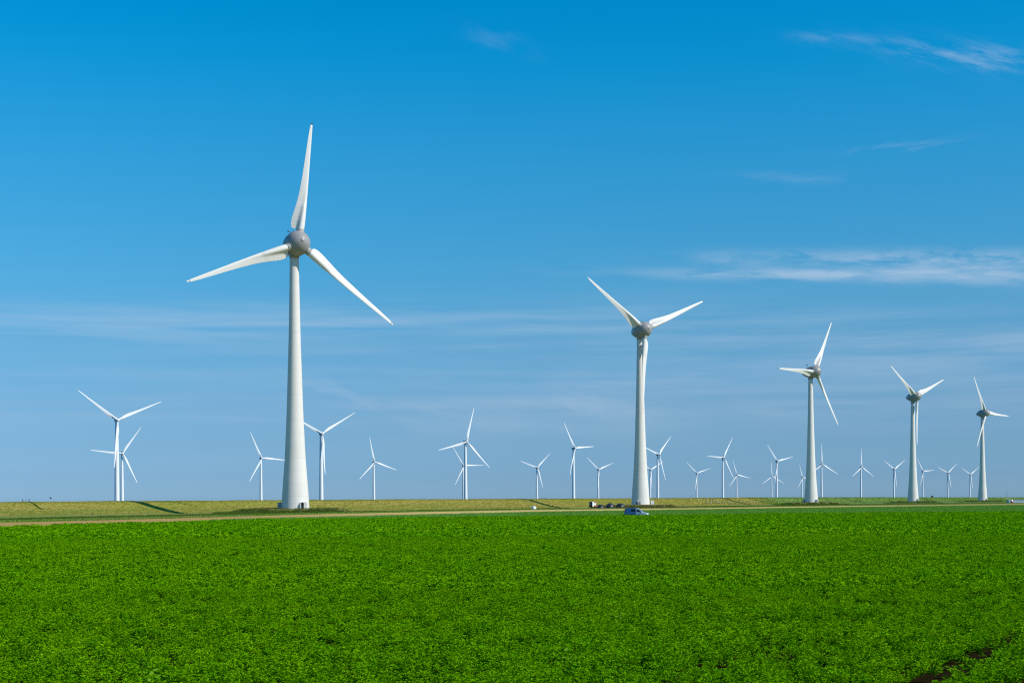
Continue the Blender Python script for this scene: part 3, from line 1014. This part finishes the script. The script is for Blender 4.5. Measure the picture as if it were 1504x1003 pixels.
# ------------------------------------------------------------------ the car
def car():
    root = empty('car', (22.2, 253.2, -0.12), R(-10))
    tag(root, 'blue compact van with a paler front half and dark side windows, behind the green crop', 'car')
    # x station: bottom, belt, top, half width low, half width belt, half width top
    S = [(-2.16, .42, .95, 1.02, .70, .74, .66), (-2.12, .30, 1.02, 1.45, .78, .80, .66), (-2.02, .25, 1.06, 1.70, .82, .84, .66), (-1.7, .24, 1.06, 1.78, .84, .86, .67),
         (-1.0, .24, 1.05, 1.81, .84, .87, .68), (0.0, .24, 1.03, 1.80, .84, .87, .68), (0.30, .24, 1.02, 1.74, .84, .87, .66), (0.75, .24, 1.01, 1.46, .84, .87, .70),
         (1.22, .24, 1.00, 1.12, .84, .86, .78), (1.30, .24, .97, 1.07, .84, .86, .78), (1.65, .25, .90, .99, .83, .84, .74), (1.95, .27, .80, .87, .79, .80, .68),
         (2.12, .32, .68, .73, .70, .72, .58), (2.18, .42, .60, .62, .60, .62, .5)]

    def ring(s):
        x, zb, zm, zt, wb, wm, wt = s
        half = [(wb * .9, zb), (wb, zb + .12), (wm + .015, (zb + zm) / 2 + .1), (wm, zm), (wm + (wt - wm) * .9, zm + (zt - zm) * .86), (wt * .86, zt - .02 * (zt - zm)), (wt * .45, zt)]
        return [(x, -w, z) for w, z in half] + [(x, w, z) for w, z in reversed(half)]
    bm = bmesh.new()
    rings(bm, [ring(s) for s in S])
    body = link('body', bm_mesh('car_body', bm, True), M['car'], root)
    body.data.polygons.foreach_set('use_smooth', [True] * len(body.data.polygons))

    def at(x):
        a = np.array(S)
        return (x, *[float(np.interp(x, a[:, 0], a[:, c])) for c in range(1, 7)])

    def side_pt(x, f, s, out=.012):
        st = at(x)
        zm, zt, wm, wt = st[2], st[3], st[5], st[6]
        f *= .86
        return (x, s * (wm + (wt - wm) * .9 * f / .86 + out), zm + (zt - zm) * f)

    def panel(name, outline, s, mat, th=.02):
        pts = [side_pt(x, f, s) for x, f in outline]
        bm = bmesh.new()
        A = [bm.verts.new(p) for p in pts]
        B = [bm.verts.new((p[0], p[1] - s * th, p[2])) for p in pts]
        bm.faces.new(A)
        bm.faces.new(B)
        for i in range(len(A)):
            j = (i + 1) % len(A)
            bm.faces.new((A[i], A[j], B[j], B[i]))
        return link(name, bm_mesh(name, bm), mat, root)
    for s in (-1, 1):
        panel('side_window', [(-.95, .12), (-.98, .9), (-.16, .92), (-.14, .12)], s, M['glass'])
        panel('side_window', [(.04, .12), (.02, .92), (.28, .90), (.72, .78), (1.0, .14)], s, M['glass'])
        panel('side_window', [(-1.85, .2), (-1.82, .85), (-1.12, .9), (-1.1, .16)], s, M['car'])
        # front door skin, a few millimetres proud of the body
        bm = bmesh.new()
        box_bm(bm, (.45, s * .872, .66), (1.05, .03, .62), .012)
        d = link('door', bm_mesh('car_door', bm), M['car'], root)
        bm = bmesh.new()
        box_bm(bm, (.05, s * .895, .86), (.16, .03, .035), .008)
        link('handle', bm_mesh('door_handle', bm), M['plastic'], d)
        bm = bmesh.new()
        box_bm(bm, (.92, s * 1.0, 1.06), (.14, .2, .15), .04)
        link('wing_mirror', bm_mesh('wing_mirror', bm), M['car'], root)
        bm = bmesh.new()
        box_bm(bm, (1.98, s * .62, .80), (.30, .28, .17), .05, Matrix.Rotation(R(24), 4, 'Y'))
        link('headlight', bm_mesh('headlight', bm), M['lamp'], root)
        bm = bmesh.new()
        box_bm(bm, (-2.10, s * .74, 1.10), (.12, .12, .42), .03)
        link('tail_light', bm_mesh('tail_light', bm), M['tail'], root)
        bm = bmesh.new()
        tube_bm(bm, (-1.7, s * .60, 1.84), (.1, s * .60, 1.86), .022)
        for xx in (-1.65, .05): tube_bm(bm, (xx, s * .60, 1.76), (xx, s * .60, 1.85), .02)
        link('roof_rail', bm_mesh('roof_rail', bm), M['plastic'], root)
        for xw in (-1.38, 1.38):
            bm = bmesh.new()
            rs = lathe_rings([(-.10, .20), (-.11, .29), (-.07, .315), (.07, .315), (.11, .29), (.10, .20)], 28, 'y')
            rings(bm, rs, cap=False)
            w = link('wheel', bm_mesh('tyre', bm, True), M['tyre'], root)
            w.location = (xw, s * .80, .315)
            bm = bmesh.new()
            rings(bm, lathe_rings([(-.09, .20), (-.06, .17), (.06, .17), (.09, .20)], 20, 'y'))
            for k in range(5): box_bm(bm, (0, s * .085, 0), (.34, .03, .045), 0, Matrix.Rotation(math.pi * k / 5, 4, 'Y'))
            link('rim', bm_mesh('rim', bm), M['rim'], w)
    bm = bmesh.new()                        # windscreen, proud of the roof-to-bonnet slope
    P = []
    for x in (.34, .55, .75, 1.0, 1.18):
        st = at(x)
        P.append([(x + .012, y * (st[6] * .80), st[3] + .012) for y in (-1, -.5, 0, .5, 1)])
    V = [[bm.verts.new(p) for p in r] for r in P]
    for a, b in zip(V, V[1:]):
        for i in range(4): bm.faces.new((a[i], a[i + 1], b[i + 1], b[i]))
    link('windscreen', bm_mesh('windscreen', bm, True), M['glass'], root)
    bm = bmesh.new()
    box_bm(bm, (-2.09, 0, 1.36), (.05, 1.05, .42), .02, Matrix.Rotation(R(14), 4, 'Y'))
    link('rear_window', bm_mesh('rear_window', bm), M['glass'], root)
    for xb, nm in ((2.12, 'bumper'), (-2.12, 'bumper')):
        bm = bmesh.new()
        box_bm(bm, (xb, 0, .45), (.2, 1.5, .26), .06)
        link(nm, bm_mesh('bumper', bm), M['plastic'], root)


car()


# ------------------------------------------------------------------ things on the verge
def at_px(fx, Y):
    return fx * Y, Y


def trailer():
    x, y = .0567 * 592, 592.0
    root = empty('box_trailer', (x, y, ground_z(x, y)), R(38))
    tag(root, 'small white box trailer with red bands and a dark shaded side, on the verge', 'trailer')
    bm = bmesh.new()
    box_bm(bm, (0, 0, 1.62), (2.1, 2.1, 2.0), .06)
    link('box_body', bm_mesh('box_body', bm), M['white'], root)
    bm = bmesh.new()
    box_bm(bm, (0.42, -1.06, 2.36), (1.2, .05, .44), .01)
    link('red_band', bm_mesh('red_band', bm), M['red'], root)
    bm = bmesh.new()
    box_bm(bm, (0.42, -1.06, 0.92), (1.2, .05, .50), .01)
    link('red_band', bm_mesh('red_band', bm), M['red'], root)
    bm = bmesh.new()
    box_bm(bm, (-1.06, 0, 1.62), (.05, 2.04, 1.94), .02)  # end face turned from the sun, its shade put into the colour
    sp = link('shade_end_panel', bm_mesh('shade_end_panel', bm), M['shade_maroon'], root)
    sp['label'] = 'maroon end panel with its shade painted in'
    bm = bmesh.new()
    box_bm(bm, (-1.10, .42, 1.72), (.04, .75, .62), .01)
    link('window', bm_mesh('trailer_window', bm), M['paleblue'], sp)
    bm = bmesh.new()
    box_bm(bm, (0, 0, .55), (1.9, 1.7, .14), .02)
    tube_bm(bm, (-1.0, 0, .55), (-2.1, 0, .5), .06)
    link('chassis', bm_mesh('chassis', bm), M['darkmetal'], root)
    for s in (-1, 1):
        bm = bmesh.new()
        rings(bm, lathe_rings([(-.1, .25), (-.1, .36), (.1, .36), (.1, .25)], 24, 'y'))
        w = link('wheel', bm_mesh('wheel', bm, True), M['tyre'], root)
        w.location = (.1, s * .92, .36)


trailer()


def heap(fx, Y, w, h, lab, seed):
    x, y = fx * Y, Y
    rr = random.Random(seed)
    bm = bmesh.new()
    rs = []
    for k in range(12):
        f = k / 11
        r = w * math.cos(f * math.pi / 2) ** 0.75
        z = h * math.sin(f * math.pi / 2)
        rs.append([(max(r, .03) * math.cos(a) * (1 + .05 * math.sin(3 * a + seed)) + rr.gauss(0, .03), max(r, .03) * math.sin(a) * 1.2 + rr.gauss(0, .03), z - .1 + rr.gauss(0, .02)) for a in [2 * math.pi * i / 28 for i in range(28)]])
    rings(bm, rs)
    o = link('covered_heap', bm_mesh('covered_heap', bm, True), M['heap'])
    o.location = (x, y, ground_z(x, y))
    tag(o, lab, 'heap', 'dark domed heaps on the verge')


heap(.0622, 590, 1.78, 1.55, 'lowest dark domed heap, right next to the white and red trailer', 1)
heap(.0690, 591, 1.88, 2.10, 'middle and tallest of the dark domed heaps on the verge', 2)
heap(.0763, 592, 1.95, 2.0, 'dark domed heap just left of the brown brush under the second thick tower', 3)

bm = bmesh.new()                               # wrapped round bale lying on its side
rings(bm, lathe_rings([(-.62, .35), (-.66, .55), (-.6, .66), (-.3, .70), (.3, .70), (.6, .66), (.66, .55), (.62, .35)], 36, 'y'))
bale = link('wrapped_bale', bm_mesh('wrapped_bale', bm, True), M['wrap'])
bx_, by_ = .0153 * 500, 500.0
bale.location = (bx_, by_, ground_z(bx_, by_) + .62)
bale.rotation_euler = (0, 0, R(40))
tag(bale, 'white wrapped round bale lying at the foot of the dike', 'bale')


# posts, gates, poles
def post(name, x, y, h, r, lab, mat, head=0.0, group=None, cat_='post'):
    root_z = ground_z(x, y)
    bm = bmesh.new()
    tube_bm(bm, (0, 0, -.4), (0, 0, h), r, r * .9, 10)
    bmesh.ops.recalc_face_normals(bm, faces=bm.faces)
    me = bm_mesh(name, bm)
    if head:
        root = empty(name, (x, y, root_z))
        link('pole', me, mat, root)
        bm = bmesh.new()
        bmesh.ops.create_uvsphere(bm, u_segments=14, v_segments=9, radius=head, matrix=Matrix.Translation((.08, 0, h)) @ Matrix.Diagonal((1.1, .6, .9, 1)))
        link('head', bm_mesh('marker_head', bm, True), M['darkmetal'], root)
    else:
        root = link(name, me, mat)
        root.location = (x, y, root_z)
    tag(root, lab, cat_, group)
    return root


def on_line(fx, v):
    """point on the sight direction fx = X/Y at dike offset v"""
    y = v / (-DY * fx + DX)
    return fx * y, y


def gate(name, p, q, h, lab, mat):
    p, q = Vector((*p, ground_z(*p))), Vector((*q, ground_z(*q)))
    root = empty(name, p)
    tag(root, lab, 'gate')
    for t in (0, 1):
        bm = bmesh.new()
        o = (q - p) * t
        tube_bm(bm, o - Vector((0, 0, .4)), o + Vector((0, 0, h * 1.1)), .10, .10, 10)
        link('post', bm_mesh('gate_post', bm), M['wood'], root)
    bm = bmesh.new()
    d = q - p
    for k in range(4):
        z = h * (.2 + .24 * k)
        tube_bm(bm, d * .06 + Vector((0, 0, z)), d * .94 + Vector((0, 0, z)), .022, .022, 8)
    for t in (.06, .5, .94): tube_bm(bm, d * t + Vector((0, 0, h * .2)), d * t + Vector((0, 0, h * .92)), .025, .025, 8)
    link('gate_bars', bm_mesh('gate_bars', bm), mat, root)


gate('field_gate', on_line(-.3440, 312), on_line(-.3394, 312), .75, 'wire field gate between two short posts on the dike crest at the far left', M['wire'])
gate('field_gate', on_line(.0206, 312), on_line(.0238, 312), .60, 'low grey gate on the dike crest between two slim turbines above the bale', M['wire'])
x, y = on_line(-.3246, 310.5)
post('marker_post', x, y, 1.15, .035, 'thin marker post with a dark round head on the dike crest near the left gate', M['wire'], head=.24)
for fx, v, lab in ((-.3297, 300.0, 'short wooden fence post halfway down the dike, below the left gate'),
                   (-.3255, 299.6, 'short wooden fence post halfway down the dike, right below the marker post'),
                   (-.2950, 268.0, 'wooden fence post at the foot of the dike among the ditch weeds')):
    x, y = on_line(fx, v)
    post('fence_post', x, y, .62 if v > 280 else .95, .085, lab, M['wood'], group='old fence posts on the left dike slope')
x, y = on_line(.3480, 312)
post('mast', x, y, 7.6, .24, 'thin grey mast standing on the dike crest near the right edge', M['wire'], cat_='mast')

# dark growth along the old fence line running down the slope
tt = RNG.random(150)
pu0, pu1 = xy2uv(*on_line(-.3394, 309.5)), xy2uv(*on_line(-.3310, 300.0))
u = pu0[0] + (pu1[0] - pu0[0]) * tt + RNG.normal(0, .15, 150)
v = pu0[1] + (pu1[1] - pu0[1]) * tt + RNG.normal(0, .15, 150)
put('fence_line_weeds', (u, v, *uv2xy(u, v)), .14, .28, src_weed, 4)

x, y = on_line(.2954, 312)
root = empty('pump_house', (x, y, ground_z(x, y)))
tag(root, 'tiny dark hut on the green dike crest between two slim turbines', 'hut')
bm = bmesh.new()
box_bm(bm, (0, 0, .6), (1.5, 1.6, 1.6), .03)
link('wall', bm_mesh('hut_wall', bm), M['darkmetal'], root)
bm = bmesh.new()
rings(bm, [[(-.9, -.95, 1.4), (.9, -.95, 1.4), (0, -.95, 1.75)], [(-.9, .95, 1.4), (.9, .95, 1.4), (0, .95, 1.75)]])
link('roof', bm_mesh('hut_roof', bm), M['roofred'], root)


# pale blue shed and red and white trailer by the right edge
def shed(x, y, L, lab, rz):
    root = empty('shed', (x, y, ground_z(x, y)), rz)
    tag(root, lab, 'shed')
    bm = bmesh.new()
    box_bm(bm, (L / 2, 0, .95), (L, 3.2, 2.1), .05)
    for k in range(int(L / 1.2)): box_bm(bm, (.6 + 1.2 * k, -1.62, .95), (.08, .05, 2.0))
    link('wall', bm_mesh('shed_wall', bm), M['paleblue'], root)
    bm = bmesh.new()
    rings(bm, [[(-.15, -1.8, 2.0), (-.15, 1.8, 2.0), (-.15, 0, 2.35)], [(L + .15, -1.8, 2.0), (L + .15, 1.8, 2.0), (L + .15, 0, 2.35)]])
    link('roof', bm_mesh('shed_roof', bm), M['grey'], root)


x, y = .3485 * 905, 905.0
shed(x, y, 16.0, 'long low pale blue shed at the right edge behind the green field', R(6))
x, y = .3515 * 898, 898.0
root = empty('farm_cart', (x, y, ground_z(x, y)), R(30))
tag(root, 'small red farm cart with a white hood in front of the pale blue shed', 'cart')
bm = bmesh.new()
box_bm(bm, (0, 0, .85), (1.5, 1.3, .9), .05)
link('box_body', bm_mesh('cart_body', bm), M['red'], root)
bm = bmesh.new()
rings(bm, [[(xx, .66 * math.cos(a), 1.3 + .85 * math.sin(a)) for a in [math.pi * i / 10 for i in range(11)]] for xx in (-.76, .3)])
link('hood', bm_mesh('cart_hood', bm), M['white'], root)
for s in (-1, 1):
    bm = bmesh.new()
    rings(bm, lathe_rings([(-.09, .2), (-.09, .34), (.09, .34), (.09, .2)], 20, 'y'))
    w_ = link('wheel', bm_mesh('wheel', bm), M['tyre'], root)
    w_.location = (0, s * .75, .34)


# ------------------------------------------------------------------ sheep on the slope
def sheep_mesh():
    me = bpy.data.meshes.new('sheep')
    v = [(0, 0, .62), (.32, 0, .64), (-.34, 0, .62), (.50, 0, .60), (.66, 0, .42), (.80, 0, .26)]
    e = [(0, 1), (0, 2), (1, 3), (3, 4), (4, 5)]
    rad = [.27, .26, .25, .15, .10, .07]
    for sx, par in ((.30, 1), (-.34, 2)):
        for sy in (-.13, .13):
            k = len(v)
            v += [(sx, sy, .34), (sx - .02, sy, .18), (sx, sy, .0)]
            e += [(par, k), (k, k + 1), (k + 1, k + 2)]
            rad += [.09, .05, .045]
    me.from_pydata(v, e, [])
    o = bpy.data.objects.new('sheep_source', me)
    COL.objects.link(o)
    sk = o.modifiers.new('s', 'SKIN')
    for d, r in zip(me.skin_vertices[0].data, rad): d.radius = (r, r)
    me.skin_vertices[0].data[0].use_root = True
    o.modifiers.new('d', 'SUBSURF').levels = 1
    dg = bpy.context.evaluated_depsgraph_get()
    out = bpy.data.meshes.new_from_object(o.evaluated_get(dg))
    out.name = 'sheep'
    bpy.data.objects.remove(o)
    out.polygons.foreach_set('use_smooth', [True] * len(out.polygons))
    out.materials.clear()
    out.materials.append(M['wool'])
    return out


SHEEP = sheep_mesh()
rs = random.Random(21)
spots = [(.1255 + .0010 * k + rs.uniform(0, .0009), 302.5 + rs.uniform(-.6, .6)) for k in (0, 5, 9, 11, 14, 16)]
spots += [(.137 + .0015 * k + rs.uniform(-.0006, .0006), 297.5 + rs.uniform(-2.2, 2.2)) for k in range(26)]
for fx, v in spots:
    x, y = on_line(fx, v)
    o = link('sheep', SHEEP)
    o.location = (x, y, ground_z(x, y))
    o.rotation_euler = (0, 0, rs.uniform(0, 6.28))
    s = rs.uniform(.85, 1.15)
    o.scale = (s, s, s)
    tag(o, 'tiny off-white sheep grazing in the flock on the dry dike slope', 'sheep', 'sheep grazing on the dike')

# ------------------------------------------------------------------ sky, sun, camera
SUN_AZ, SUN_EL = 66.0, 38.0        # azimuth: from straight behind the viewer towards the right
sd = Vector((math.sin(R(SUN_AZ)) * math.cos(R(SUN_EL)), -math.cos(R(SUN_AZ)) * math.cos(R(SUN_EL)), math.sin(R(SUN_EL))))

world = bpy.data.worlds.new('World')
SC.world = world
world.use_nodes = True
t = NT(world.node_tree)
sky = t.n('ShaderNodeTexSky', sky_type='NISHITA')
sky.sun_disc = False
sky.sun_elevation = R(SUN_EL)
sky.sun_rotation = math.atan2(sd.x, sd.y)
sky.altitude = 0
sky.air_density = 1.0
sky.dust_density = 0.6
sky.ozone_density = 3.0
dirv = t.n('ShaderNodeTexCoord').outputs['Generated']
dx, dy, dz = t.sep(dirv)[:3]
az = t.math('ARCTAN2', dx, dy)
el = t.math('ARCSINE', dz)
# deep polarised blue overhead, greyer blue at the horizon
tint = t.ramp(t.math('MULTIPLY', el, 1 / 0.6, clamp=True), [
    (0.0049, (0.4706, 0.8292, 1.4821)), (0.0272, (0.3696, 0.6805, 1.2798)), (0.0671, (0.3381, 0.6095, 1.0393)),
    (0.1068, (0.3443, 0.6124, 0.9461)), (0.1860, (0.3144, 0.6848, 0.9272)), (0.2643, (0.2419, 0.7794, 1.0004)),
    (0.3795, (0.1376, 0.8664, 1.1284)), (0.4912, (0.0235, 0.9335, 1.2538)), (0.5275, (0.0086, 0.9288, 1.2774)),
    (0.5618, (0.0000, 0.9180, 1.2968)), (0.85, (0.05, 0.60, 0.85))])
col = t.mix(1.0, sky.outputs[0], tint, 'MULTIPLY')


def blob(a0, e0, aw, eh, slope=0.0):
    # a0, e0 are slopes X/Y and Z/Y; turn them into azimuth and elevation
    slope -= e0 * math.sin(math.atan(a0))
    a0 = math.atan(a0)
    e0 = math.atan(e0 * math.cos(a0))
    """soft window in the sky centred on azimuth a0, elevation e0 (radians)"""
    a = t.math('DIVIDE', t.math('SUBTRACT', az, a0), aw)
    e_ = t.math('DIVIDE', t.math('SUBTRACT', t.math('SUBTRACT', el, e0), t.math('MULTIPLY', t.math('SUBTRACT', az, a0), slope)), eh)
    r2 = t.math('ADD', t.math('MULTIPLY', a, a), t.math('MULTIPLY', e_, e_))
    return t.math('EXPONENT', t.math('MULTIPLY', r2, -1.0))


def streaks(ka, ke, seed, lo, hi, detail=6, slope=0.0, rough=.55):
    v = t.comb(t.math('MULTIPLY', az, ka), t.math('MULTIPLY', t.math('SUBTRACT', el, t.math('MULTIPLY', az, slope)), ke), seed)
    return t.step(t.noise(v, 1.0, detail, rough, .25), lo, hi)


parts = []
# (window, streaks, weight)
def cloud(bl, st, w): parts.append(t.math('MULTIPLY', t.math('MULTIPLY', bl, st), w))
cloud(blob(.305, .1675, .120, .0058), streaks(24, 85, 1.3, .36, .62, 8, slope=-.05, rough=.66), .48)
cloud(blob(.230, .1575, .120, .0042), streaks(20, 120, 2.1, .30, .60, 8, slope=-.04, rough=.62), .55)
cloud(blob(.335, .1560, .080, .0060), streaks(20, 100, 5.1, .32, .62, 8, slope=-.05, rough=.62), .45)
cloud(blob(.155, .1690, .022, .0045), streaks(28, 110, 6.1, .30, .60, 8), .30)
cloud(blob(.325, .3100, .055, .0075, -.10), streaks(30, 150, 3.7, .38, .76, 8, slope=-.32, rough=.65), .36)
cloud(blob(.228, .3230, .028, .0035, -.03), streaks(34, 150, 8.7, .36, .76, 8, slope=-.2, rough=.65), .15)
cloud(blob(.275, .2470, .040, .0035, .10), streaks(24, 140, 4.4, .46, .76, 8, slope=.15, rough=.62), .16)
cloud(blob(.205, .2260, .045, .004), streaks(24, 110, 6.4, .40, .75), .12)
cloud(blob(-.008, .3220, .024, .007, -.25), streaks(40, 100, 4.2, .40, .80, slope=-.3), .075)
# broad thin veils in level bands
cloud(blob(-.20, .1250, .30, .0130), streaks(5, 95, 7.7, .35, .75), .34)
cloud(blob(.30, .1050, .20, .0190), streaks(6, 80, 9.2, .32, .75), .42)
cloud(blob(.05, .1150, .30, .0200), streaks(5, 90, 11.2, .35, .75), .26)
cloud(blob(.00, .0700, .60, .0230), streaks(4, 75, 13.3, .35, .75), .26)
cloud(blob(.045, .0690, .05, .0080, -.25), streaks(18, 70, 15.3, .38, .72, slope=-.3), .34)
cloud(blob(-.10, .0720, .06, .0060, -.25), streaks(18, 80, 17.3, .42, .75, slope=-.3), .30)
cloud(blob(.20, .0620, .14, .0080), streaks(12, 60, 18.3, .4, .75), .22)
cloud(blob(-.05, .0560, .14, .0110, -.05), streaks(9, 45, 21.3, .36, .72, 7, slope=-.12), .26)
cloud(blob(.10, .0820, .22, .0120), streaks(8, 60, 23.3, .38, .74, 7), .24)
cov = parts[0]
for p in parts[1:]: cov = t.math('SUBTRACT', t.math('ADD', cov, p), t.math('MULTIPLY', cov, p))
cov = t.math('MULTIPLY', cov, t.step(dy, 0.0, .3))
cl = t.mix(t.step(el, .0, .2), (3.6, 4.6, 6.0), (4.6, 5.5, 6.7))
col = t.mix(cov, col, cl)
bg = t.n('ShaderNodeBackground')
t.put(bg.inputs[0], col)
bg.inputs[1].default_value = 0.12
wo = t.n('ShaderNodeOutputWorld')
t.t.links.new(bg.outputs[0], wo.inputs[0])

sun = bpy.data.lights.new('sun', 'SUN')
sun.energy = 4.2
sun.angle = R(0.5)
sun.color = (1.0, 0.925, 0.80)
so = link('sun', sun)
so.rotation_euler = sd.to_track_quat('Z', 'Y').to_euler()
so.location = (60, -40, 60)

cam = bpy.data.cameras.new('camera')
cam.lens = 50
cam.sensor_width = 36
cam.sensor_fit = 'HORIZONTAL'
cam.shift_y = (734.1 - 501.5) / 1504
cam.clip_start = 0.5
cam.clip_end = 60000
co = link('camera', cam)
co.location = (0, 0, 3.2)
co.rotation_euler = (Matrix.Rotation(R(90), 4, 'X') @ Matrix.Rotation(-.0045, 4, 'Z')).to_euler()
SC.camera = co

SC.view_settings.view_transform = 'Standard'
SC.view_settings.look = 'None'
SC.view_settings.exposure = 0
SC.view_settings.gamma = 1
SC.render.engine = 'CYCLES'
SC.cycles.max_bounces = 6
SC.cycles.diffuse_bounces = 3
SC.cycles.transmission_bounces = 4
SC.cycles.use_denoising = False
SC.render.film_transparent = False
SC.cycles.filter_width = 1.15
